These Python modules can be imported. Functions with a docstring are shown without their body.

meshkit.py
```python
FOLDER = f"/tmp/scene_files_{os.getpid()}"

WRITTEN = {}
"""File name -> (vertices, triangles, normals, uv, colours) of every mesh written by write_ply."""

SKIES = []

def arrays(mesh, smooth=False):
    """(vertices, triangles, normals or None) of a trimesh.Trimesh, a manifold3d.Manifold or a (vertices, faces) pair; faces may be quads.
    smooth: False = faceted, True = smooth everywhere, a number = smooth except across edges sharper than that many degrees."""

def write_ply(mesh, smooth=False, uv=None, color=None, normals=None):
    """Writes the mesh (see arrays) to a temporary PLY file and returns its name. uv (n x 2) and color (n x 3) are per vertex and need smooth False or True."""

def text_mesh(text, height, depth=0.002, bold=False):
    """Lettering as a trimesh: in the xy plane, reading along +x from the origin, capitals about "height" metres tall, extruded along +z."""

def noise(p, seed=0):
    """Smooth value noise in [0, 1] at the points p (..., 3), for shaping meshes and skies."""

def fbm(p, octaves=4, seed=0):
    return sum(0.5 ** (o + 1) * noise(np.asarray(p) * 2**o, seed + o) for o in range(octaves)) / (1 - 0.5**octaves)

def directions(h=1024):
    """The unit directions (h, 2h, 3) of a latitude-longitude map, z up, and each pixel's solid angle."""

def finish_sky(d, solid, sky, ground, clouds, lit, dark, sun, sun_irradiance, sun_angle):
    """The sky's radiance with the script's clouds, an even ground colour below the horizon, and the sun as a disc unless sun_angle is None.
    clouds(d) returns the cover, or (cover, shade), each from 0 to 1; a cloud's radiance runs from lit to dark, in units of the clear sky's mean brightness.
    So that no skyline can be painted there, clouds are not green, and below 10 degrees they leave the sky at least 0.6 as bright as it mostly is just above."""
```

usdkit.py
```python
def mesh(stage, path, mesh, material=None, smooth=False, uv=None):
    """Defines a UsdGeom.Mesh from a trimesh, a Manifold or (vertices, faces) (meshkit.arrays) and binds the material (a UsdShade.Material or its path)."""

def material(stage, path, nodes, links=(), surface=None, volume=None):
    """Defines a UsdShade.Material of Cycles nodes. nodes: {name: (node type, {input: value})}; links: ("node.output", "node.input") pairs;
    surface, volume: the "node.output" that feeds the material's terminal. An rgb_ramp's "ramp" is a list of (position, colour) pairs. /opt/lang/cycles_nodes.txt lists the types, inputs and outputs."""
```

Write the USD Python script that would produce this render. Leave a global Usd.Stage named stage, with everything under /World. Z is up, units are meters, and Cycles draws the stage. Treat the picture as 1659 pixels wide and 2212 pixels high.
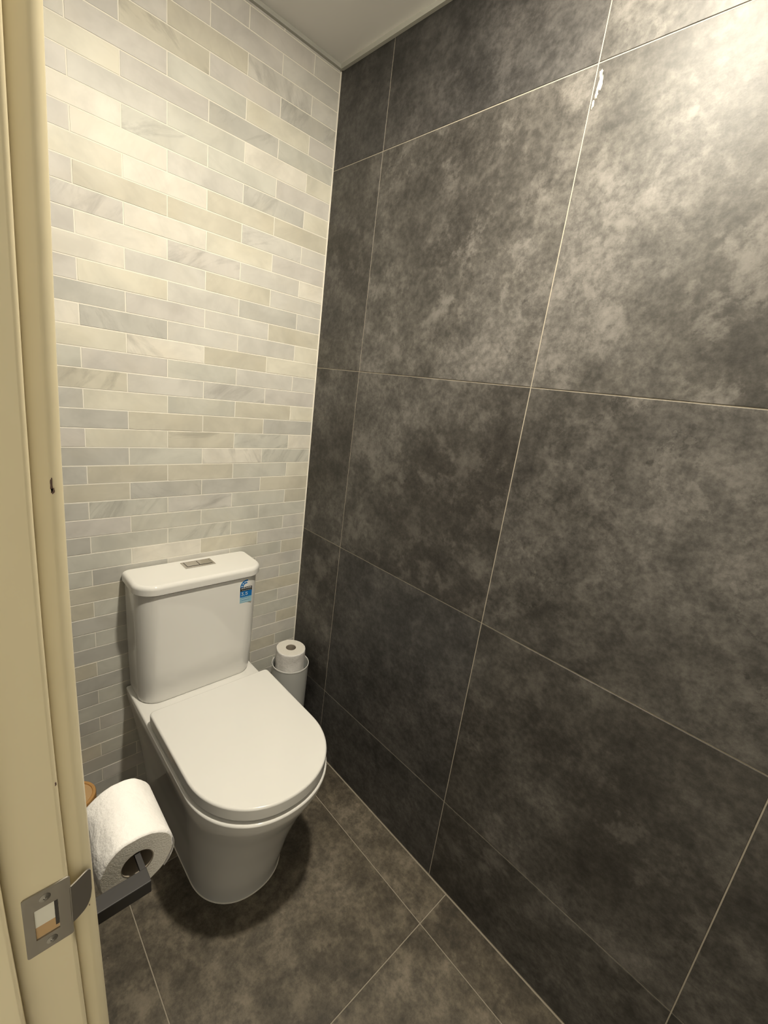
import math, random
import numpy as np
import trimesh, manifold3d
import shapely.geometry as sg
from shapely import affinity
from pxr import Usd, UsdGeom, UsdLux, UsdShade, Gf, Sdf, Vt
import usdkit, meshkit

random.seed(7)
rng = np.random.default_rng(7)
stage = Usd.Stage.CreateInMemory()
UsdGeom.SetStageUpAxis(stage, UsdGeom.Tokens.z)
UsdGeom.SetStageMetersPerUnit(stage, 1.0)
world = UsdGeom.Xform.Define(stage, '/World')
stage.SetDefaultPrim(world.GetPrim())

# ------------------------------------------------------------------ camera, sky, lamp strength, exposure
W_PX = 1659.0
F_PX = 944.53
YAW, PITCH, ROLL = 0.7981, -0.2655, 0.1329
CAM = (-0.9499, -1.3521, 1.4412)
EXPOSURE = 0.86
LAMP_POWER = 1.0          # multiplies the downlight
LAMP_COLOR = (1.0, 0.915, 0.745)
SKY_COLOR = (1.0, 0.94, 0.80)
SKY_STRENGTH = 0.30

ca, sa, cb, sb, cc, sc = math.cos(YAW), math.sin(YAW), math.cos(PITCH), math.sin(PITCH), math.cos(ROLL), math.sin(ROLL)
fwd = np.array([sa * cb, ca * cb, sb]); right = np.array([ca, -sa, 0.0]); up = np.cross(right, fwd)
r2, u2 = cc * right + sc * up, -sc * right + cc * up
cam = UsdGeom.Camera.Define(stage, '/World/camera')
m = Gf.Matrix4d(*r2, 0, *u2, 0, *(-fwd), 0, *CAM, 1)
cam.AddTransformOp().Set(m)
cam.CreateHorizontalApertureAttr(36.0)
cam.CreateVerticalApertureAttr(36.0 * 2212 / 1659)
cam.CreateFocalLengthAttr(36.0 * F_PX / W_PX)
cam.CreateClippingRangeAttr(Gf.Vec2f(0.02, 100))
cam.CreateExposureAttr(EXPOSURE)

dome = UsdLux.DomeLight.Define(stage, '/World/sky_light')
dome.CreateIntensityAttr(SKY_STRENGTH)
dome.CreateColorAttr(Gf.Vec3f(*SKY_COLOR))

# ------------------------------------------------------------------ helpers
used = {}
def numbered(path):
    n = used.get(path, 0); used[path] = n + 1
    return path if n == 0 else f'{path}_{n:03d}'

def P(o):
    return '/World' if o is None else str(o.GetPath())

def thing(name, label=None, cat=None, loc=(0, 0, 0), kind=None, group=None, parent=None):
    x = UsdGeom.Xform.Define(stage, numbered(P(parent) + '/' + name))
    x.AddTranslateOp().Set(Gf.Vec3d(*map(float, loc)))
    o = x.GetPrim()
    for k, v in (('label', label), ('category', cat), ('kind', kind), ('group', group)):
        if v: o.SetCustomDataByKey(k, v)
    return o

def obj(name, mesh, mat, parent=None, smooth=False, label=None, **kw):
    o = usdkit.mesh(stage, numbered(P(parent) + '/' + name), mesh, mat, smooth=smooth).GetPrim()
    if label: o.SetCustomDataByKey('label', label)
    for k, v in kw.items(): o.SetCustomDataByKey(k, v)
    return o

def box(x0, x1, y0, y1, z0, z1):
    b = trimesh.creation.box((abs(x1 - x0), abs(y1 - y0), abs(z1 - z0)))
    b.apply_translation(((x0 + x1) / 2, (y0 + y1) / 2, (z0 + z1) / 2)); return b

def cat(*ms): return trimesh.util.concatenate([x for x in ms])

def rbox(x0, x1, y0, y1, z0, z1, r, seg=10):
    """A box with rounded edges (hull of spheres)."""
    s = manifold3d.Manifold.sphere(r, seg * 4)
    hs = [s.translate((x, y, z)) for x in (x0 + r, x1 - r) for y in (y0 + r, y1 - r) for z in (z0 + r, z1 - r)]
    return manifold3d.Manifold.batch_hull(hs)

def loft(rings, cap0=True, cap1=True):
    """Closed rings (n x 3) of equal length joined into a surface."""
    rings = [np.asarray(r, float) for r in rings]; n = len(rings[0])
    v = np.vstack(rings); f = []
    for k in range(len(rings) - 1):
        a, b = k * n, (k + 1) * n
        i = np.arange(n); j = (i + 1) % n
        f.append(np.c_[a + i, a + j, b + j]); f.append(np.c_[a + i, b + j, b + i])
    base = len(v)
    extra = []
    if cap0:
        extra.append(rings[0].mean(0)); i = np.arange(n); j = (i + 1) % n
        f.append(np.c_[j, i, np.full(n, base + len(extra) - 1)])
    if cap1:
        extra.append(rings[-1].mean(0)); o = (len(rings) - 1) * n; i = np.arange(n); j = (i + 1) % n
        f.append(np.c_[o + i, o + j, np.full(n, base + len(extra) - 1)])
    if extra: v = np.vstack([v, extra])
    return trimesh.Trimesh(v, np.vstack(f), process=False)

def lathe(profile, n=64, center=(0, 0), close=True):
    """profile: (r, z) list turned about z; closed back on itself when close."""
    pr = list(profile)
    a = np.linspace(0, 2 * np.pi, n, endpoint=False)
    rings = [np.c_[center[0] + r * np.cos(a), center[1] + r * np.sin(a), np.full(n, z)] for r, z in pr]
    if close: return loft(rings + [rings[0]], False, False)
    return loft(rings, True, True)

def tile(origin, du, dv, dn, u0, u1, v0, v1, t, ch):
    """A chamfered slab: face in the plane through origin spanned by du, dv; dn is the outward normal."""
    du, dv, dn, origin = map(lambda q: np.asarray(q, float), (du, dv, dn, origin))
    def q(u, v, w): return origin + u * du + v * dv + w * dn
    rect = lambda i, w: [q(u0 + i, v0 + i, w), q(u1 - i, v0 + i, w), q(u1 - i, v1 - i, w), q(u0 + i, v1 - i, w)]
    v = np.array(rect(0, -t) + rect(0, -ch) + rect(ch, 0))
    f = [(0, 3, 2), (0, 2, 1)]
    for a in (0, 4):
        for i in range(4):
            j = (i + 1) % 4
            f += [(a + i, a + j, a + 4 + j), (a + i, a + 4 + j, a + 4 + i)]
    f += [(8, 9, 10), (8, 10, 11)]
    f = np.array(f)
    if np.dot(np.cross(du, dv), dn) < 0: f = f[:, ::-1]
    return trimesh.Trimesh(v, f, process=False)

# ------------------------------------------------------------------ materials
LOOK = '/World/Looks/'
def simple(name, color, rough=0.5, metal=0.0, bump=None, spec=0.5, coat=0.0, sss=0.0):
    nodes = {'p': ('principled_bsdf', {'base_color': color, 'roughness': rough, 'metallic': metal, 'specular_ior_level': spec, 'coat_weight': coat})}
    links = []
    if bump:
        scale, strength, dist = bump
        nodes['g'] = ('geometry', {}); nodes['n'] = ('noise_texture', {'scale': scale, 'detail': 4.0})
        nodes['b'] = ('bump', {'strength': strength, 'distance': dist})
        links += [('g.position', 'n.vector'), ('n.fac', 'b.height'), ('b.normal', 'p.normal')]
    return usdkit.material(stage, LOOK + name, nodes, links, surface='p.BSDF')

def stone(name, lo, mid, hi, rough=0.5, patch=3.0, scuff=0.6, flake=0.5, speck=0.5, seedshift=0.0):
    """Concrete-look porcelain: broad clouds, granular mottling, pale scuffs, sharp-edged worn flakes and dark pits; each tile draws its own pattern."""
    def nz(scale, detail, roughness, distortion=0.0): return ('noise_texture', {'dimensions': '4D', 'scale': scale, 'detail': detail, 'roughness': roughness, 'distortion': distortion})
    g = lambda x: (x, x, x)
    nodes = {
        'g': ('geometry', {}), 'o': ('object_info', {}),
        'w': ('math', {'math_type': 'multiply_add', 'value2': 37.0, 'value3': seedshift}),
        'cloud': nz(patch, 4.0, 0.55, 0.1), 'mid': nz(patch * 4.5, 9.0, 0.68, 0.15), 'fine': nz(70.0, 5.0, 0.7), 'mask': nz(patch * 1.3, 3.0, 0.5),
        'flk': nz(patch * 2.6, 8.0, 0.62, 0.25), 'pit': nz(38.0, 3.0, 0.6),
        'rc': ('rgb_ramp', {'ramp': [(0.38, lo), (0.50, mid), (0.62, hi)]}),
        'rm': ('rgb_ramp', {'ramp': [(0.36, g(.64)), (0.5, g(1.0)), (0.64, g(1.42))]}),
        'rf': ('rgb_ramp', {'ramp': [(0.38, g(.72)), (0.5, g(1.0)), (0.62, g(1.30))]}),
        'rs': ('rgb_ramp', {'ramp': [(0.52, g(0)), (0.63, g(1))]}),
        'rk': ('rgb_ramp', {'ramp': [(0.46, g(1)), (0.60, g(0))]}),
        're': ('rgb_ramp', {'ramp': [(0.497, g(1.0)), (0.508, g(.72)), (0.516, g(1.22)), (0.60, g(1.12))]}),
        'rp': ('rgb_ramp', {'ramp': [(0.30, g(.42)), (0.37, g(1.0))]}),
        'm1': ('mix_color', {'blend_type': 'multiply', 'fac': 1.0, 'use_clamp': False, 'use_clamp_result': False}),
        'm2': ('mix_color', {'blend_type': 'multiply', 'fac': 1.0, 'use_clamp': False}),
        'm3': ('mix_color', {'blend_type': 'multiply', 'use_clamp': False}),
        'm4': ('mix_color', {'blend_type': 'multiply', 'use_clamp': False}),
        'm5': ('mix_color', {'blend_type': 'mix', 'b': tuple(min(1, 1.5 * c) for c in hi)}),
        'fk': ('math', {'math_type': 'multiply', 'value2': flake}),
        'fp': ('math', {'math_type': 'multiply', 'value2': speck}),
        's1': ('math', {'math_type': 'multiply'}), 's2': ('math', {'math_type': 'multiply', 'value2': scuff}),
        'b': ('bump', {'strength': 0.10, 'distance': 0.003}),
        'p': ('principled_bsdf', {'roughness': rough, 'specular_ior_level': 0.5}),
    }
    links = [('o.random', 'w.value1')]
    for k in ('cloud', 'mid', 'fine', 'mask', 'flk', 'pit'): links += [('w.value', k + '.w'), ('g.position', k + '.vector')]
    links += [('cloud.fac', 'rc.fac'), ('mid.fac', 'rm.fac'), ('fine.fac', 'rf.fac'), ('mid.fac', 'rs.fac'), ('mask.fac', 'rk.fac'), ('flk.fac', 're.fac'), ('pit.fac', 'rp.fac'),
              ('rc.color', 'm1.a'), ('rm.color', 'm1.b'), ('m1.result', 'm2.a'), ('rf.color', 'm2.b'),
              ('rk.color', 'fk.value1'), ('rk.color', 'fp.value1'),
              ('m2.result', 'm3.a'), ('re.color', 'm3.b'), ('fk.value', 'm3.fac'),
              ('m3.result', 'm4.a'), ('rp.color', 'm4.b'), ('fp.value', 'm4.fac'),
              ('rs.color', 's1.value1'), ('rk.color', 's1.value2'), ('s1.value', 's2.value1'), ('s2.value', 'm5.fac'),
              ('m4.result', 'm5.a'), ('m5.result', 'p.base_color'), ('fine.fac', 'b.height'), ('b.normal', 'p.normal')]
    return usdkit.material(stage, LOOK + name, nodes, links, surface='p.BSDF')

def marble(name, base, vein=0.35, veincol=(0.33, 0.34, 0.31), warm=(0.70, 0.64, 0.52)):
    """Honed marble: soft cloud of two tones with streaky grey veins, different on every tile."""
    k = lambda c, s: tuple(min(1.0, x * s) for x in c)
    nodes = {
        'g': ('geometry', {}), 'o': ('object_info', {}),
        'w': ('math', {'math_type': 'multiply', 'value2': 53.0}),
        'rot': ('math', {'math_type': 'multiply_add', 'value2': 2.4, 'value3': -1.2}),
        'mp': ('vector_rotate', {'rotate_type': 'y_axis'}),
        'sc': ('mapping', {'scale': (5.0, 5.0, 19.0)}),
        'n1': ('noise_texture', {'dimensions': '4D', 'scale': 9.0, 'detail': 5.0, 'roughness': 0.55, 'distortion': 0.6}),
        'n2': ('noise_texture', {'dimensions': '4D', 'scale': 1.0, 'detail': 7.0, 'roughness': 0.62, 'distortion': 1.2}),
        'n3': ('noise_texture', {'dimensions': '4D', 'scale': 7.0, 'detail': 3.0}),
        'r1': ('rgb_ramp', {'ramp': [(0.36, k(base, 0.90)), (0.5, base), (0.64, k(base, 1.09))]}),
        'r2': ('rgb_ramp', {'ramp': [(0.50, (0, 0, 0)), (0.72, (1, 1, 1))]}),
        'r3': ('rgb_ramp', {'ramp': [(0.5, (0, 0, 0)), (0.75, (1, 1, 1))]}),
        'sv': ('math', {'math_type': 'multiply', 'value2': vein}),
        'sw': ('math', {'math_type': 'multiply', 'value2': 0.35}),
        'm1': ('mix_color', {'b': veincol}), 'm2': ('mix_color', {'b': warm}),
        'p': ('principled_bsdf', {'roughness': 0.48, 'specular_ior_level': 0.35}),
    }
    links = [('o.random', 'w.value1'), ('w.value', 'n1.w'), ('w.value', 'n2.w'), ('w.value', 'n3.w'),
             ('o.random', 'rot.value1'), ('g.position', 'mp.vector'), ('rot.value', 'mp.angle'), ('mp.vector', 'sc.vector'),
             ('g.position', 'n1.vector'), ('sc.vector', 'n2.vector'), ('g.position', 'n3.vector'),
             ('n1.fac', 'r1.fac'), ('n2.fac', 'r2.fac'), ('n3.fac', 'r3.fac'),
             ('r2.color', 'sv.value1'), ('r3.color', 'sw.value1'),
             ('r1.color', 'm2.a'), ('sw.value', 'm2.fac'), ('m2.result', 'm1.a'), ('sv.value', 'm1.fac'), ('m1.result', 'p.base_color')]
    return usdkit.material(stage, LOOK + name, nodes, links, surface='p.BSDF')

TONE = {'w': (.83, .795, .72), 'c': (.77, .74, .63), 'g': (.68, .665, .63), 'p': (.655, .63, .605),
        'b': (.55, .545, .515), 'e': (.65, .615, .51), 'n': (.64, .64, .585)}
mean_ = np.array((.665, .645, .59))
TONE = {k_: tuple(mean_ + .72 * (np.array(c_) - mean_)) for k_, c_ in TONE.items()}
MARBLE = {}
for t_, c_ in TONE.items():
    wm = tuple(min(1, a * b) for a, b in zip(c_, (1.06, 1.0, .88)))
    MARBLE[t_] = marble(f'marble_{t_}', c_, 0.22, tuple(.70 * x for x in c_), wm)
    MARBLE[t_ + 'v'] = marble(f'marble_{t_}_veined', c_, 0.78, tuple(.58 * x for x in c_), wm)
M = {}
M['grout_light'] = simple('grout_light', (.90, .865, .78), 0.8)
M['smear'] = simple('grout_smear', (.46, .43, .37), 0.9)
M['grout_wall'] = simple('grout_wall', (.42, .38, .31), 0.85)
M['grout_floor'] = simple('grout_floor', (.36, .32, .26), 0.85)
M['stone_wall'] = stone('stone_wall', (0.0465, 0.0422, 0.0378), (0.0715, 0.0662, 0.0602), (0.1064, 0.0993, 0.0917), scuff=.55, flake=.4)
M['stone_wall_pale'] = stone('stone_wall_pale', (0.0599, 0.0555, 0.0503), (0.0932, 0.0869, 0.0791), (0.1372, 0.1290, 0.1205), scuff=.7, flake=.3, speck=.7)
M['stone_wall_flaky'] = stone('stone_wall_flaky', (0.0465, 0.0430, 0.0386), (0.0748, 0.0695, 0.0638), (0.1131, 0.1059, 0.0989), scuff=.5, flake=1.0, speck=.7, seedshift=5.0)
M['stone_wall_dark'] = stone('stone_wall_dark', (0.0416, 0.0397, 0.0386), (0.0548, 0.0521, 0.0503), (0.0732, 0.0687, 0.0656), scuff=.2, flake=.15, speck=.3)
M['stone_floor'] = stone('stone_floor', (.076, .063, .046), (.112, .094, .069), (.158, .135, .103), scuff=.45, flake=.2, speck=.6, patch=3.6)
M['ceramic'] = simple('ceramic', (.86, .85, .82), 0.06, spec=0.5)
M['seat_plastic'] = simple('seat_plastic', (.86, .85, .82), 0.14, spec=0.5)
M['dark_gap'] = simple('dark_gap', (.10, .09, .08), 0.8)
M['chrome'] = simple('chrome', (.62, .60, .57), 0.22, metal=1.0)
M['ceiling'] = simple('ceiling_paint', (.93, .92, .90), 0.8)
M['trim'] = simple('trim_shade_grey', (.50, .50, .455), 0.6)  # sealant grey, darkened so the shadow gap at the ceiling is in the colour
M['trim_white'] = simple('trim_white', (.82, .81, .78), 0.5)
M['jamb'] = simple('jamb_paint', (.80, .71, .49), 0.35, bump=(9.0, 0.12, 0.01))
M['steel'] = simple('strike_steel', (.36, .34, .31), 0.42, metal=0.85, bump=(60.0, 0.15, 0.002))
M['screw'] = simple('screw_steel', (.30, .29, .27), 0.4, metal=0.9)
M['hole'] = simple('latch_shade', (.05, .045, .04), 0.9)
M['putty'] = simple('white_putty', (.78, .76, .66), 0.8)
M['raw_wood'] = simple('raw_wood', (.55, .36, .18), 0.7, bump=(40.0, 0.3, 0.003))
M['chip'] = simple('paint_chip', (.12, .075, .06), 0.8)
M['black'] = simple('black_metal', (.032, .030, .030), 0.5)
M['paper'] = simple('tissue_paper', (.88, .86, .84), 0.9, bump=(170.0, 0.55, 0.0022))
M['paper_end'] = simple('tissue_ends', (.80, .77, .71), 0.95, bump=(420.0, 0.5, 0.0012))
M['card'] = simple('cardboard', (.36, .31, .25), 0.9)
M['bin'] = simple('bin_metal', (.62, .63, .62), 0.32)
M['bin_rim'] = simple('bin_rim', (.80, .80, .78), 0.25)
M['wood'] = simple('bamboo', (.62, .34, .12), 0.45, bump=(30.0, 0.2, 0.003))
M['wood_top'] = simple('bamboo_top', (.66, .42, .20), 0.5)
M['plaster'] = simple('plaster', (.74, .73, .70), 0.85)
M['hall_floor'] = simple('hall_floor', (.62, .58, .50), 0.5)
M['ink_blue'] = simple('ink_blue', (.012, .17, .50), 0.35)
M['ink_pale'] = simple('ink_pale_blue', (.33, .55, .66), 0.35)
M['ink_black'] = simple('ink_black', (.02, .02, .022), 0.35)
M['ink_white'] = simple('ink_white', (.80, .84, .86), 0.35)

# ------------------------------------------------------------------ room dimensions (x along the marble wall, y out of it, z up)
XL, YF, ZC = -0.926, -2.05, 2.366
ROW, ZJ0, ML, MS = 0.0498, 2.2992, 0.2026, 0.0949
DW, DV1, DH, DH1 = 0.6014, 0.2328, 0.6, 2.0937

# marble wall
wb = thing('wall_back', 'end wall of pale marble brick tiles behind the toilet', kind='structure')
obj('grout_bed', box(XL - .02, 0.012, 0.0006, 0.06, -0.02, ZC + .03), M['grout_light'], wb, label='off-white grout between the marble tiles')
TABLE = ['g p p p p', 'g p p p p', 'g gv e p p', 'bv p ev p', 'p c n p g', 'n bv p c', 'c w n g p', 'p n nv w', 'c bv g w p', 'e e w c',
         'g gv e e p', 'p c w pv', 'w g pv w p', 'g e g w', 'g b g c p', 'e g p b', 'c g g bv w', 'c e wv c', 'g g n p n', 'p gv g ev',
         'c e n c b', 'b e e b', 'w nv ev c p', 'nv wv n b', 'c n e e b', 'e b bv e', 'e n gv nv b', 'n n n p', 'g n nv n b', 'g e w n',
         'e n g b n', 'g n n e n', 'n g n n e', 'e g n b', 'g n e n n', 'n e n b', 'e g n n e', 'g n n b', 'n e g n b']
def marble_edges(r):
    e = [0.0]
    u = MS if r % 2 == 0 else MS + ML / 2
    while u < -XL:
        e.append(u); u += ML
    e.append(-XL + 0.01)
    return e
GAP = 0.0024
nrow = int((ZJ0 - 0.0) / ROW) + 1
for r in range(-1, nrow + 1):
    z1, z0 = ZJ0 - ROW * (r - 1), ZJ0 - ROW * r
    if r == -1: z1 = ZC + .008
    z0c = max(z0, 0.0)
    if z1 - z0c < .006: continue
    es = marble_edges(r)
    tones = (TABLE[r].split() if 0 <= r < len(TABLE) else []) if r >= 0 else ['g', 'p', 'p', 'p', 'p']
    for k in range(len(es) - 1):
        t_ = tones[k] if k < len(tones) else random.choice(['g', 'n', 'e', 'n', 'b', 'p', 'g'])
        a, b = es[k], es[k + 1]
        if b - a < .01: continue
        lip = rng.normal(0, .00018)
        g0 = .0030 if k == 0 else GAP / 2
        obj('marble_tile', tile((0, lip, 0), (-1, 0, 0), (0, 0, 1), (0, -1, 0), a + g0, b - GAP / 2, z0c + GAP / 2, z1 - GAP / 2, .009, .0005), MARBLE[t_], wb)

# dark stone-look walls
def stone_wall(name, label, origin, du, dn, vs, zs, mat, bed, gap=.0026, pick=None):
    w = thing(name, label, kind='structure')
    o = np.array(origin, float); du = np.array(du, float); dn = np.array(dn, float)
    a = o + du * (vs[0] - .02) - dn * .0012; b = o + du * (vs[-1] + .02) - dn * .05
    obj('grout_bed', box(a[0], b[0], a[1], b[1], zs[-1] - .02, zs[0] + .03), bed, w, label='thin pale grout between the large dark tiles')
    for i in range(len(vs) - 1):
        for j in range(len(zs) - 1):
            mm = pick(i, j) if pick else mat
            l0 = .0022 if i == 0 else gap / 2
            lb = .0022 if j == len(zs) - 2 else gap / 2
            obj('porcelain_tile', tile(o + dn * rng.normal(0, .00015), du, (0, 0, 1), dn, vs[i] + l0, vs[i + 1] - gap / 2, zs[j + 1] + lb, zs[j] - gap / 2, .009, .0006), mm, w)
    return w
zs = [ZC + .006, DH1, DH1 - DH, DH1 - 2 * DH, DH1 - 3 * DH, 0.0]
vs = [0, DV1, DV1 + DW, DV1 + 2 * DW, -YF]
KIND = [['dark', 'wall', 'wall', 'wall', 'dark'], ['dark', 'pale', 'wall', 'dark', 'dark'], ['pale', 'pale', 'flaky', 'wall', 'wall'], ['wall'] * 5]
pick = lambda i, j: M['stone_wall' if KIND[i][j] == 'wall' else 'stone_wall_' + KIND[i][j]]
wr = stone_wall('wall_right', 'tall side wall of large dark concrete-look tiles', (0, 0, 0), (0, -1, 0), (-1, 0, 0), vs, zs, None, M['grout_wall'], pick=pick)
obj('wall_front', box(XL - .10, .06, YF - .06, YF, -.02, ZC + .03), M['stone_wall'], kind='structure', label='dark wall behind the camera')

sm_rng = np.random.default_rng(12)
sy0, sz0 = (-0.8453, 2.0496)
blobs = []
for dy_, dz_, w, h in ((.0012, .024, .0042, .010), (-.0006, .006, .0052, .013), (.0018, -.009, .0040, .009), (.0048, -.024, .0030, .008), (-.0035, .014, .0022, .007)):
    aa = np.linspace(0, 2 * np.pi, 14, endpoint=False); kk = .6 + .6 * sm_rng.random(14)
    blobs.append(loft([[(-.0001 - t, sy0 + dy_ + q * w * k * math.cos(a), sz0 + dz_ + q * h * k * math.sin(a)) for a, k in zip(aa, kk)] for t, q in ((0, 1.0), (.0006, .9), (.0010, .5))]))
obj('grout_smear', cat(*blobs), M['smear'], wr, smooth=True, label='smear of white grout left beside a joint', kind='stuff')
# left wall with the doorway: dark tiles from the corner to the architrave
YJ, YJ2, ZHEAD = -1.05, -1.87, 2.05
wl = stone_wall('wall_left', 'side wall of dark tiles with the doorway in it', (XL, 0, 0), (0, -1, 0), (1, 0, 0), [0, DV1, DV1 + DW, -YJ - .062], zs, M['stone_wall'], M['grout_wall'])
obj('plaster_core', box(-1.03, XL - .0095, -1.02, -.0005, -.02, ZC + .03), M['plaster'], wl)
obj('plaster_core', box(-1.03, XL, YF - .06, YJ2 - .02, -.02, ZC + .03), M['plaster'], wl)
obj('plaster_core', box(-1.03, XL, YJ2 - .02, -1.02, ZHEAD + .02, ZC + .03), M['plaster'], wl)

# floor
fl = thing('floor', 'floor of large brown-grey stone-look tiles', kind='structure')
obj('grout_bed', box(XL - .12, 0.012, YF - .02, .012, -.05, -.0012), M['grout_floor'], fl, label='fine pale grout between the floor tiles')
fx = [-XL + .003, .721, .1215, 0.0]; fy = [0.0, .305, .905, 1.505, -YF]
for i in range(3):
    for j in range(4):
        g = .0028
        x1 = fx[i + 1] + (g / 2 if i < 2 else .0035); y0 = fy[j] + (g / 2 if j else .003)
        obj('porcelain_tile', tile((0, 0, rng.normal(0, .00012)), (-1, 0, 0), (0, -1, 0), (0, 0, 1), x1, fx[i] - g / 2, y0, fy[j + 1] - g / 2, .009, .0006), M['stone_floor'], fl)
obj('threshold', box(XL - .10, XL - .001, YJ2, YJ, -.01, .0015), M['hall_floor'], fl)

# ceiling and its edge bead
LX, LY, LR = -0.49, -0.95, 0.047
cem = trimesh.creation.extrude_polygon(sg.box(XL - .12, YF - .06, .06, .06).difference(sg.Point(LX, LY).buffer(LR + .001, 32)), .06, engine='earcut')
cem.apply_translation((0, 0, ZC))
ce = obj('ceiling', cem, M['ceiling'], kind='structure', label='plain white painted ceiling')
obj('trim_1', cat(box(XL, -.0005, -.010, -.0003, ZC - .011, ZC + .001)), M['trim'], kind='structure', label='thin bead painted grey as if in shade where the marble meets the ceiling')
obj('trim_2', cat(box(-.010, -.0003, YF, -.0104, ZC - .013, ZC + .001)), M['trim'], kind='structure', label='thin grey bead where the dark tiles meet the ceiling')
# pale sealant in the corner between the two walls
cz = np.linspace(0, ZC - .012, 2)
obj('caulk_bead', loft([[(-.0001, -.0028, z), (-.0001, .001, z), (-.0026, .001, z), (-.0026, -.0002, z)] for z in cz]), M['grout_light'], wb, label='white sealant line down the corner')

# ------------------------------------------------------------------ door frame in the left wall (far jamb in view)
d1 = thing('door_1', 'cream painted door frame at the left edge', kind='structure')
def warp(z):
    return .018 * (1 - np.exp(-((np.asarray(z) - 1.28) / .55) ** 2))      # bow added to the straight frame to follow the lens curvature
def prism(poly, z0, z1):
    """Vertical prism over a plan polygon, following the bow added to the frame."""
    p = list(sg.polygon.orient(sg.Polygon(poly)).exterior.coords)[:-1]
    return loft([[(x + warp(z), y, z) for x, y in p] for z in np.linspace(z0, z1, 30)])
def arc(cx, cy, r, a0, a1, n=8):
    return [(cx + r * math.cos(math.radians(a)), cy + r * math.sin(math.radians(a))) for a in np.linspace(a0, a1, n)]
XA, XC, XS = -0.9215, -0.9048, -0.957
YB = YJ + .009
rj, ra, rs = .0030, .0080, .0025
jamb = [(-1.03, YJ), (XA - rj, YJ)] + arc(XA - rj, YJ + rj, rj, -90, 0) + [(XA, YJ + .03), (-1.03, YJ + .03)]
arch = [(XA, YB)] + arc(XC - ra, YB + ra, ra, -90, 0) + arc(XC - .006, YJ + .056, .006, 0, 90) + [(XA, YJ + .062)]
stop = [(-.998, YJ), (-.998, YJ - .011)] + arc(XS - rs, YJ - .011 + rs, rs, -90, 0) + [(XS, YJ)]
obj('jamb', prism(jamb, 0, ZHEAD), M['jamb'], d1, smooth=40)
obj('architrave', prism(arch, 0, ZHEAD + .06), M['jamb'], d1, smooth=40)
obj('door_stop', prism(stop, 0, ZHEAD), M['jamb'], d1, smooth=40)
# the hinge side and the head
obj('jamb', box(-1.03, XA, YJ2 - .03, YJ2, 0, ZHEAD), M['jamb'], d1)
obj('architrave', box(XA, XC, YJ2 - .062, YJ2 - .006, 0, ZHEAD + .06), M['jamb'], d1)
obj('head', box(-1.03, XA, YJ2, YJ, ZHEAD, ZHEAD + .03), M['jamb'], d1)
obj('architrave', box(XA, XC, YJ2 - .005, YB - .001, ZHEAD + .005, ZHEAD + .06), M['jamb'], d1)
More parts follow.
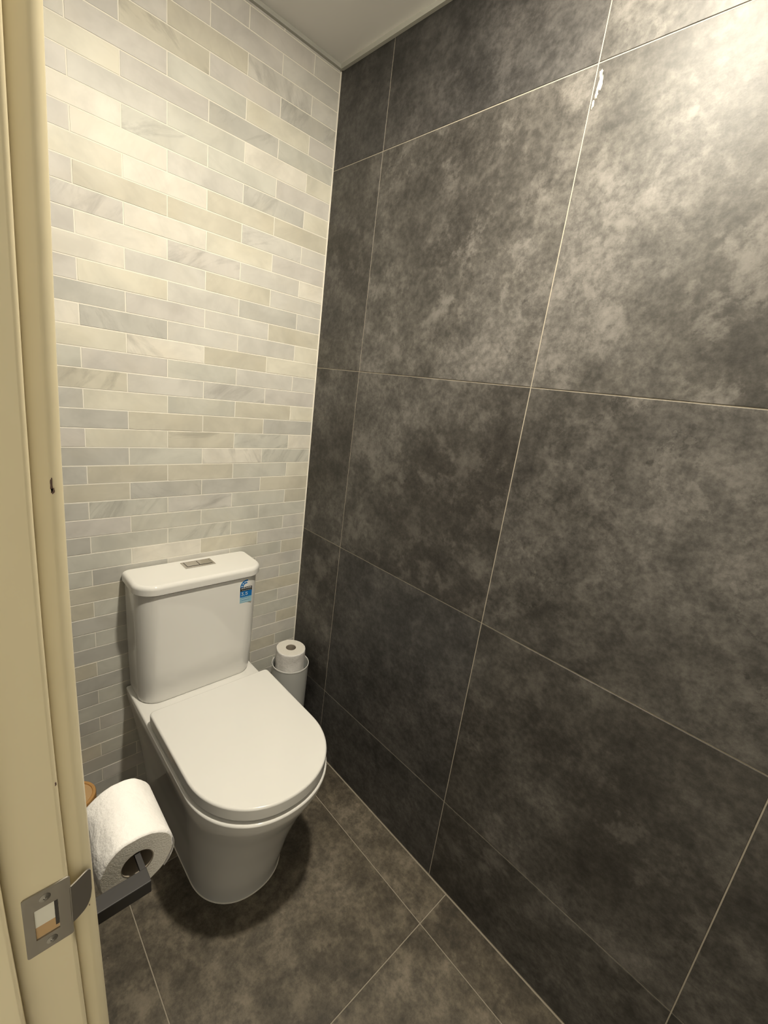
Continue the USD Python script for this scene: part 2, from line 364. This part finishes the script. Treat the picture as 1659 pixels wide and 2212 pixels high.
# strike plate
def plate(poly, holes, y_front, t, name, mat, parent, label=None, smooth=False):
    """Flat plate in the x-z plane facing -y."""
    p = sg.Polygon(poly, holes)
    me = trimesh.creation.extrude_polygon(p, t, engine='earcut')
    v = me.vertices.copy(); me.vertices = np.c_[v[:, 0], y_front + t - v[:, 2], v[:, 1]]
    me.fix_normals()
    return obj(name, me, mat, parent, smooth=smooth, label=label)
zp = 1.0415
hx0, hx1, hz0, hz1 = -.9405, -.9265, zp - .0145, zp + .0145
sp = thing('strike_plate', parent=d1)
sp.SetCustomDataByKey('label', 'worn steel strike plate with a square latch hole')
body = sg.Polygon([(-.9465, zp - .0285), (XA + .0030, zp - .0285), (XA + .0030, zp + .030), (-.9465, zp + .030)]).buffer(-.002).buffer(.002)
plate(list(body.exterior.coords), [[(hx0, hz0), (hx1, hz0), (hx1, hz1), (hx0, hz1)]], YJ - .0012, .0012, 'plate_body', M['steel'], sp)
# curved lip that wraps over the edge towards the room
n = 14
lipz0, lipz1 = zp - .018, zp + .0185
rings = []
for s_ in np.linspace(0, 1, n):
    x = XA - .0010 + .0150 * s_; y = YJ - .0013 + .0082 * (s_ ** 1.25)
    c = max(0, (s_ - .55) / .45); zz0 = lipz0 + .013 * (1 - math.sqrt(max(0, 1 - c * c))); zz1 = lipz1 - .004 * (1 - math.sqrt(max(0, 1 - c * c)))
    x += float(warp(zp))
    rings.append([(x, y, zz0), (x, y, zz1), (x, y + .0012, zz1), (x, y + .0012, zz0)])
obj('lip', loft(rings), M['steel'], sp, smooth=40)
for zz, xx in ((zp + .0225, -.9335), (zp - .0215, -.9318)):
    sc_ = lathe([(.0001, .0011), (.0010, .0006), (.0012, .0011), (.0034, .0004), (.0036, -.0006), (.0001, -.0006)], 24)
    sc_.vertices = np.c_[xx + sc_.vertices[:, 0], YJ - .0012 - sc_.vertices[:, 2] * .6, zz + sc_.vertices[:, 1]]; sc_.fix_normals()
    obj('screw', sc_, M['screw'], sp)
# what shows in the latch hole: filler above, raw timber below
obj('filler', box(hx0 + .0002, hx1 - .0002, YJ - .0003, YJ + .002, zp - .003, hz1 - .0004), M['putty'], sp, label='white filler in the latch hole')
obj('raw_timber', box(hx0 + .0002, hx1 - .0002, YJ - .0002, YJ + .002, hz0 + .0004, zp - .0031), M['raw_wood'], sp, label='bare timber in the latch hole')
obj('latch_shadow', box(hx1 - .0022, hx1 - .0001, YJ - .0006, YJ - .0001, hz0 + .004, hz1 - .0006), M['hole'], sp, label='dark strip painted as the shadow beside the filler')  # thin dark strip: shadow at the side of the hole, painted on
# paint chips
def chip(cx, cz, w, h, y, seed):
    r_ = np.random.default_rng(seed); a = np.linspace(0, 2 * np.pi, 14, endpoint=False)
    rr = .6 + .5 * r_.random(14)
    plate([(cx + w * k * math.cos(t) + .25 * w * math.sin(t * .5), cz + h * k * math.sin(t)) for k, t in zip(rr, a)], [], y, .0004, 'paint_chip', M['chip'], d1, label='dark chip in the cream paint')
chip(-.9112, 1.3640, .0009, .0052, YB - .0003, 3)
chip(-.9108, 1.3605, .0011, .0020, YB - .0003, 4)
chip(XA - .0005, 1.158, .0006, .0018, YJ - .0003, 5)
chip(-.917, .957, .0004, .0022, YB - .0003, 6)
chip(-.9065, 1.0175, .0004, .0008, YB - .0002, 8)

# ------------------------------------------------------------------ hallway outside the door (lets daylight in)
ha = thing('hallway', 'plain hallway outside the doorway', kind='structure')
obj('hall_floor', box(-2.3, -1.03, -4.2, 1.5, -.06, -.001), M['hall_floor'], ha)
obj('hall_wall', box(-2.36, -2.3, -4.2, 1.5, -.06, 2.5), M['plaster'], ha)
obj('hall_ceiling', box(-2.36, -1.03, -2.6, 0.2, 2.45, 2.5), M['ceiling'], ha)

# ------------------------------------------------------------------ ceiling downlight
dl = thing('downlight', 'round white recessed downlight in the middle of the ceiling', 'ceiling light', (LX, LY, ZC))
obj('trim_ring', lathe([(LR - .001, .030), (LR - .001, .0), (LR + .012, .0), (LR + .012, -.002), (LR + .009, -.004), (LR, -.004), (LR - .003, -.002), (LR - .003, .030)], 64), M['trim_white'], dl, smooth=40)
E = 760.0 * LAMP_POWER
M['lamp'] = usdkit.material(stage, LOOK + 'lamp_glow', {'e': ('emission', {'color': LAMP_COLOR, 'strength': E})}, [], surface='e.emission')
obj('diffuser', lathe([(.0001, .006), (LR - .0032, .006)] + [((LR - .0032) * math.cos(t), -.003 - .009 * math.sin(t)) for t in np.linspace(0, 1.55, 9)] + [(.0001, -.012)], 48), M['lamp'], dl, smooth=50)

# ------------------------------------------------------------------ toilet
CX = -0.4395
def dring(w, f, z, yb, n_arc=48, n_side=10, b=None, rc=0.006, e=2.0, cx=CX):
    """Plan outline of a D: straight sides from yb, a (super)elliptic front reaching y=f."""
    b = b or w
    yc = f + b
    pts = []
    # back edge left->? go counter-clockwise seen from above: back right, back left, front
    for a in np.linspace(0, 90, 6): pts.append((cx + w - rc + rc * math.cos(math.radians(a)), yb - rc + rc * math.sin(math.radians(a))))
    for t in np.linspace(.1, .9, 8): pts.append((cx + (w - rc) * (1 - 2 * t), yb))
    for a in np.linspace(90, 180, 6): pts.append((cx - w + rc + rc * math.cos(math.radians(a)), yb - rc + rc * math.sin(math.radians(a))))
    for t in np.linspace(0, 1, n_side + 2)[1:-1]: pts.append((cx - w, (yb - rc) * (1 - t) + yc * t))
    for a in np.linspace(180, 360, n_arc):
        c, s = math.cos(math.radians(a)), math.sin(math.radians(a))
        pts.append((cx + w * math.copysign(abs(c) ** (2 / e), c), yc + b * math.copysign(abs(s) ** (2 / e), s)))
    for t in np.linspace(0, 1, n_side + 2)[1:-1]: pts.append((cx + w, yc * (1 - t) + (yb - rc) * t))
    return np.array([(x, y, z) for x, y in pts])
def shrink(ring, d):
    """Ring moved inwards by d (in plan)."""
    c = ring.copy(); n = len(c)
    t = np.roll(c, -1, 0) - np.roll(c, 1, 0); nn = np.c_[-t[:, 1], t[:, 0]]; nn /= np.maximum(np.linalg.norm(nn, axis=1, keepdims=True), 1e-9)
    c[:, :2] += nn * d; return c
ZR = 0.441                                           # rim height
to = thing('toilet', 'white back-to-wall toilet suite with closed lid', 'toilet', (0, 0, 0))
YW = -.0035
prof = [(0, .134, -.542), (.01, .1345, -.543), (.08, .140, -.558), (.16, .148, -.578), (.24, .159, -.605), (.31, .170, -.633), (.36, .179, -.657), (.395, .1855, -.674), (.418, .1885, -.684), (ZR - .006, .1895, -.687)]
zz = np.array([p_[0] for p_ in prof])
from scipy.interpolate import PchipInterpolator
wi, fi = PchipInterpolator(zz, [p_[1] for p_ in prof]), PchipInterpolator(zz, [p_[2] for p_ in prof])
rings = []
for z in np.linspace(0, ZR - .006, 34):
    w_, f_ = float(wi(z)), float(fi(z))
    rings.append(dring(w_, f_, z, YW, b=w_ * 1.06, e=2.15))
top = rings[-1]
for a in np.linspace(0, 90, 6)[1:]:
    r_ = shrink(top, .006 * (1 - math.cos(math.radians(a)))); r_[:, 2] = ZR - .006 + .006 * math.sin(math.radians(a)); rings.append(r_)
obj('pan', loft(rings), M['ceramic'], to, smooth=50)
b0 = shrink(rings[0], -.0022); b1 = shrink(rings[0], .001)
r0, r1 = b0.copy(), b1.copy(); r0[:, 2] = .0002; r1[:, 2] = .0045
sel = np.s_[:]
obj('silicone_bead', loft([r0, r1], False, False), M['grout_light'], to, smooth=True, label='pale sealant line around the foot of the pan')

# seat ring and lid
def slab(w, f, yb, z0, z1, r_top, r_bot, b, rc=.012, e=2.1, draft=.0):
    base = dring(w, f, 0, yb, b=b, rc=rc, e=e)
    rr = []
    for a in np.linspace(0, 90, 5): rr.append((r_bot * (1 - math.sin(math.radians(a))), z0 + r_bot * (1 - math.cos(math.radians(a)))))
    for a in np.linspace(0, 90, 7): rr.append((draft + r_top * (1 - math.cos(math.radians(a))), z1 - r_top + r_top * math.sin(math.radians(a))))
    out = []
    for d, z in rr:
        q = shrink(base, d); q[:, 2] = z; out.append(q)
    return loft(out)
obj('seat', slab(.179, -.677, -.235, ZR + .0016, ZR + .010, .002, .002, .190), M['seat_plastic'], to, smooth=50)
lid = slab(.1855, -.6845, -.216, ZR + .0125, .487, .006, .002, .195, rc=.014)
obj('lid', lid, M['seat_plastic'], to, smooth=50, label='closed flat white toilet lid')
for s_ in (-1, 1):
    obj('hinge', rbox(CX + s_ * .075 - .018, CX + s_ * .075 + .018, -.238, -.196, ZR + .0004, ZR + .026, .006), M['seat_plastic'], to, smooth=40)

# cistern
def rrect(hw, y0, y1, z, rf=.055, rb=.012, n=14):
    """Rounded rectangle in plan: y1 is the back, y0 the front; rf front corner radius."""
    pts = []
    for cx_, cy_, r_, a0 in ((CX + hw - rb, y1 - rb, rb, 0), (CX - hw + rb, y1 - rb, rb, 90), (CX - hw + rf, y0 + rf, rf, 180), (CX + hw - rf, y0 + rf, rf, 270)):
        pts += [(cx_ + r_ * math.cos(math.radians(a)), cy_ + r_ * math.sin(math.radians(a)), z) for a in np.linspace(a0, a0 + 90, n)]
    return np.array(pts)
cz = [ZR + .0005, ZR + .002, ZR + .006, ZR + .015, ZR + .05, .55, .66, .76, .807]
hw_ = [.1745, .1765, .178, .179, .1805, .1825, .1845, .186, .1865]
yf_ = [-.137, -.139, -.1405, -.1415, -.1435, -.147, -.149, -.149, -.149]
ci = obj('cistern', loft([rrect(h, y, YW, z) for z, h, y in zip(cz, hw_, yf_)]), M['ceramic'], to, smooth=50)
obj('cistern_gap', loft([rrect(.181, -.1435, YW - .001, z) for z in (.8065, .8125)]), M['dark_gap'], to, smooth=50, label='dark strip painted as the shadow line under the cistern lid')  # solid strip coloured dark for the shade between cistern and lid
lr = []
zl0, zl1, hwl, yfl = .812, .8415, .1935, -.158
for a in np.linspace(0, 90, 4): d = .003 * (1 - math.sin(math.radians(a))); lr.append(rrect(hwl - d, yfl + d, YW, zl0 + .003 * (1 - math.cos(math.radians(a))), rf=.058 - d))
for a in np.linspace(0, 90, 9): d = .012 * (1 - math.cos(math.radians(a))); lr.append(rrect(hwl - d, yfl + d, YW - d * .5, zl1 - .012 + .012 * math.sin(math.radians(a)), rf=.058 - d))
cl = obj('cistern_lid', loft(lr), M['ceramic'], to, smooth=50)
fb = thing('flush_plate', parent=to)
fb.SetCustomDataByKey('label', 'small satin chrome dual flush plate')
bx0, bx1, by0, by1 = -.4735, -.3800, -.0755, -.0280
obj('button_frame', cat(box(bx0, bx1, by0, by0 + .008, zl1 - .001, zl1 + .0022), box(bx0, bx1, by1 - .004, by1, zl1 - .001, zl1 + .0022), box(bx0, bx0 + .0075, by0 + .008, by1 - .004, zl1 - .001, zl1 + .0022), box(bx1 - .006, bx1, by0 + .008, by1 - .004, zl1 - .001, zl1 + .0022)), M['chrome'], fb)
obj('button_well', box(bx0 + .0075, bx1 - .006, by0 + .008, by1 - .004, zl1 - .001, zl1 + .0004), M['dark_gap'], fb)
xm = (bx0 + bx1) / 2 + .0005
for xa, xb in ((bx0 + .009, xm - .0009), (xm + .0009, bx1 - .0072)):
    obj('flush_button', rbox(xa, xb, by0 + .010, by1 - .0048, zl1 - .0005, zl1 + .0034, .0012, 4), M['chrome'], fb, smooth=40)

# water rating sticker on the cistern front
st = thing('rating_sticker', parent=to)
st.SetCustomDataByKey('label', 'blue water rating sticker reading 3.5')
SX0, SX1 = -.3290, -.2880; SM = (SX0 + SX1) / 2; SY = -.1493
ZB1, ZB0, ZU0, ZP0 = .7755, .7615, .7405, .7195
def flat(poly, mat, name, y=SY, t=.0003, holes=()):
    plate(list(poly.exterior.coords)[:-1], [list(h.coords)[:-1] for h in poly.interiors], y, t, name, mat, st)
Ro, Ri = (SX1 - SX0) / 2, (SX1 - SX0) / 2 - .0105
angs = np.radians(np.linspace(180, 180 - 106, 24))
archp = sg.Polygon([(SM + Ro * math.cos(a), ZB1 + 1.22 * Ro * math.sin(a)) for a in angs] + [(SM + Ri * math.cos(a), ZB1 + 1.22 * Ri * math.sin(a)) for a in angs[::-1]])
flat(archp, M['ink_blue'], 'star_arch')
def star(cx_, cz_, r_):
    return sg.Polygon([(cx_ + (r_ if i % 2 == 0 else .42 * r_) * math.sin(i * math.pi / 5), cz_ + (r_ if i % 2 == 0 else .42 * r_) * math.cos(i * math.pi / 5)) for i in range(10)])
for a in np.radians((167, 137, 108, 84)):
    rm = (Ro + Ri) / 2
    flat(star(SM + rm * math.cos(a), ZB1 + 1.22 * rm * math.sin(a), .0037), M['ink_white'], 'star', SY - .0002, .0002)
flat(sg.box(SX0, ZB0, SX1, ZB1), M['ink_black'], 'black_band')
flat(sg.box(SX0, ZU0, SX1, ZB0), M['ink_blue'], 'blue_band')
flat(sg.box(SX0, ZP0, SX1, ZU0), M['ink_pale'], 'pale_band')
def words(s, h, x, z, mat, name, bold=True):
    t = meshkit.text_mesh(s, h, .0002, bold=bold)
    v = t.vertices.copy(); t.vertices = np.c_[x + v[:, 0], SY - .0001 - v[:, 2], z + v[:, 1]]; t.fix_normals()
    return obj(name, t, mat, st)
wt = meshkit.text_mesh('WATER RATING', .0042, .0002, bold=True); wsc = (SX1 - SX0 - .006) / (wt.bounds[1][0] - wt.bounds[0][0])
v = wt.vertices.copy(); wt.vertices = np.c_[SX0 + .003 + (v[:, 0] - wt.bounds[0][0]) * wsc, SY - .0001 - v[:, 2], .7695 + v[:, 1]]; wt.fix_normals()
obj('lettering', wt, M['ink_white'], st)
words('3.5', .0115, SX0 + .003, .7460, M['ink_white'], 'lettering', bold=False)
for k in range(4): flat(sg.box(SX0 + .007, .7365 - .004 * k, SX1 - .008 - .003 * (k % 2), .7372 - .004 * k), M['ink_white'] if k % 2 else M['ink_blue'], 'fine_print', SY - .0002, .0002)
flat(sg.box(SX0 + .004, .7640, SX1 - .004, .7647), M['ink_white'], 'fine_print', SY - .0002, .0002)

# ------------------------------------------------------------------ toilet rolls
def roll(parent, r, h, rin, seed, lean=0.0):
    """Roll standing on z=0 about its own axis; returns paper, ends and core."""
    a = np.linspace(0, 2 * np.pi, 96, endpoint=False); zs_ = np.linspace(0, 1, 15)
    rg = np.random.default_rng(seed)
    rings = []
    prof = [(rin, 0)] + [(r - .003, 0)] + [(r - .0008, .0012)] + [(r, .004 + (h - .008) * t) for t in zs_] + [(r - .0008, h - .0012), (r - .003, h), (rin, h)]
    out = []
    for rr, z in prof:
        if rr > rin + 1e-6:
            nz = meshkit.noise(np.c_[np.cos(a) * 2.2, np.sin(a) * 2.2, np.full(96, z * 30)], seed)
            nz2 = meshkit.noise(np.c_[np.cos(a) * 9, np.sin(a) * 9, np.full(96, z * 160)], seed + 5)
            q = rr + (nz - .5) * .0035 + (nz2 - .5) * .0010
        else: q = np.full(96, rr)
        out.append(np.c_[q * np.cos(a), q * np.sin(a), np.full(96, z)])
    side = loft(out[1:-1], False, False)
    ends = (loft([out[-2], out[-1]], False, False), loft([out[0], out[1]], False, False))
    core = loft([np.c_[q * np.cos(a), q * np.sin(a), np.full(96, z)] for q, z in ((rin, .0006), (rin, h - .0006), (rin - .0012, h - .0006), (rin - .0012, .0006), (rin, .0006))], False, False)
    return side, ends, core

# bin in the corner with a spare roll standing in it
BX, BY, BH, BR = -.0845, -.110, .385, .0700
bn = thing('bin', 'tall white-grey cylindrical bin in the corner by the toilet', 'bin', (BX, BY, 0))
obj('body', lathe([(.0001, .001), (BR - .006, .001), (BR - .005, .003), (BR, BH - .004), (BR - .0018, BH - .004), (BR - .0065, .010), (.0001, .010)], 72), M['bin'], bn, smooth=40)
obj('rim', lathe([(BR - .0022, BH - .006), (BR + .0006, BH - .006), (BR + .0014, BH - .003), (BR + .0006, BH), (BR - .0014, BH), (BR - .0024, BH - .003)], 72), M['bin_rim'], bn, smooth=60)
RH, RR = .108, .0560
obj('liner', lathe([(.0001, .010), (BR - .012, .010), (BR - .010, .445 - RH - .0005), (.0001, .445 - RH - .0005)], 48), M['bin'], bn)
def put_roll(o, r, h, rin, seed):
    side, ends, core = roll(o, r, h, rin, seed)
    return side, ends, core
sr = thing('toilet_roll', 'spare white toilet roll standing upright in the bin', 'toilet roll', (BX + .001, BY + .006, .445 - RH))
s_, e_, c_ = roll(sr, RR, RH, .0195, 11)
obj('paper', s_, M['paper'], sr, smooth=60); [obj('paper_edge', q_, M['paper_end'], sr, smooth=40) for q_ in e_]; obj('core', c_, M['card'], sr, smooth=50)

# roll on the holder: axis along y
AX, AZ, YN, RL, RRAD, RIN = -.8175, .7510, -.828, .110, .0492, .0212
hr = thing('toilet_roll', 'white toilet roll hanging on the black holder', 'toilet roll', (0, 0, 0))
s_, e_, c_ = roll(hr, RRAD, RL, RIN, 23)
def lay(mh):
    v = mh.vertices.copy(); mh.vertices = np.c_[AX + v[:, 0], YN + v[:, 2], AZ - v[:, 1]]; mh.fix_normals(); return mh
def layraw(mh):
    v = mh.vertices.copy(); mh.vertices = np.c_[AX + v[:, 0], YN + v[:, 2], AZ - v[:, 1]]; return mh
obj('paper', layraw(s_), M['paper'], hr, smooth=60); [obj('paper_edge', layraw(q_), M['paper_end'], hr, smooth=40) for q_ in e_]; obj('core', layraw(c_), M['card'], hr, smooth=50)
# loose end of the outermost sheet
ang = np.radians(np.linspace(62, -46, 26)); rr_ = RRAD - .0030 + .0062 * np.linspace(0, 1, 26) ** .6
outer = [(AX + r_ * math.cos(a), AZ + r_ * math.sin(a)) for r_, a in zip(rr_, ang)]; inner = [(AX + (r_ - .0005) * math.cos(a), AZ + (r_ - .0005) * math.sin(a)) for r_, a in zip(rr_, ang)]
tl = trimesh.creation.extrude_polygon(sg.Polygon(outer + inner[::-1]), RL - .004, engine='earcut')
v = tl.vertices.copy(); tl.vertices = np.c_[v[:, 0], YN + .002 + v[:, 2], v[:, 1]]; tl.fix_normals()
obj('loose_sheet', tl, M['paper'], hr, smooth=40)
# the holder
th = thing('toilet_roll_holder', 'matt black square-bar toilet roll holder on the left wall', 'toilet roll holder', (0, 0, 0))
HZ = .7735
yb0, yb1, hx = -.8790, -.8568, -.8142
obj('bar', rbox(XL + .004, hx, yb0, yb1, HZ - .0205, HZ, .0012, 4), M['black'], th, smooth=30)
obj('wall_plate', rbox(XL, XL + .008, yb0 - .014, yb1 + .014, HZ - .032, HZ + .014, .002, 4), M['black'], th, smooth=30)
obj('spindle', cat(box(AX - .0035, AX + .0035, yb1 - .001, YN + RL + .006, HZ - .0115, HZ - .0045)), M['black'], th)

# toilet brush canister with a round bamboo lid, mostly hidden behind the door frame
tb = thing('toilet_brush', 'toilet brush canister with round bamboo lid in the left corner', 'toilet brush', (-.792, -.085, 0))
obj('canister', lathe([(.0001, .001), (.046, .001), (.047, .004), (.047, .155), (.0001, .155)], 56), M['bin'], tb, smooth=40)
lidp = obj('lid', lathe([(.0001, .1555), (.053, .1555), (.0545, .158), (.0545, .176), (.053, .179), (.046, .179), (.045, .1765), (.0001, .1765)], 64), M['wood'], tb, smooth=40, label='round orange bamboo lid')
obj('lid_inlay', lathe([(.0001, .1766), (.0440, .1766), (.0440, .1774), (.0001, .1774)], 64), M['wood_top'], tb, smooth=40)
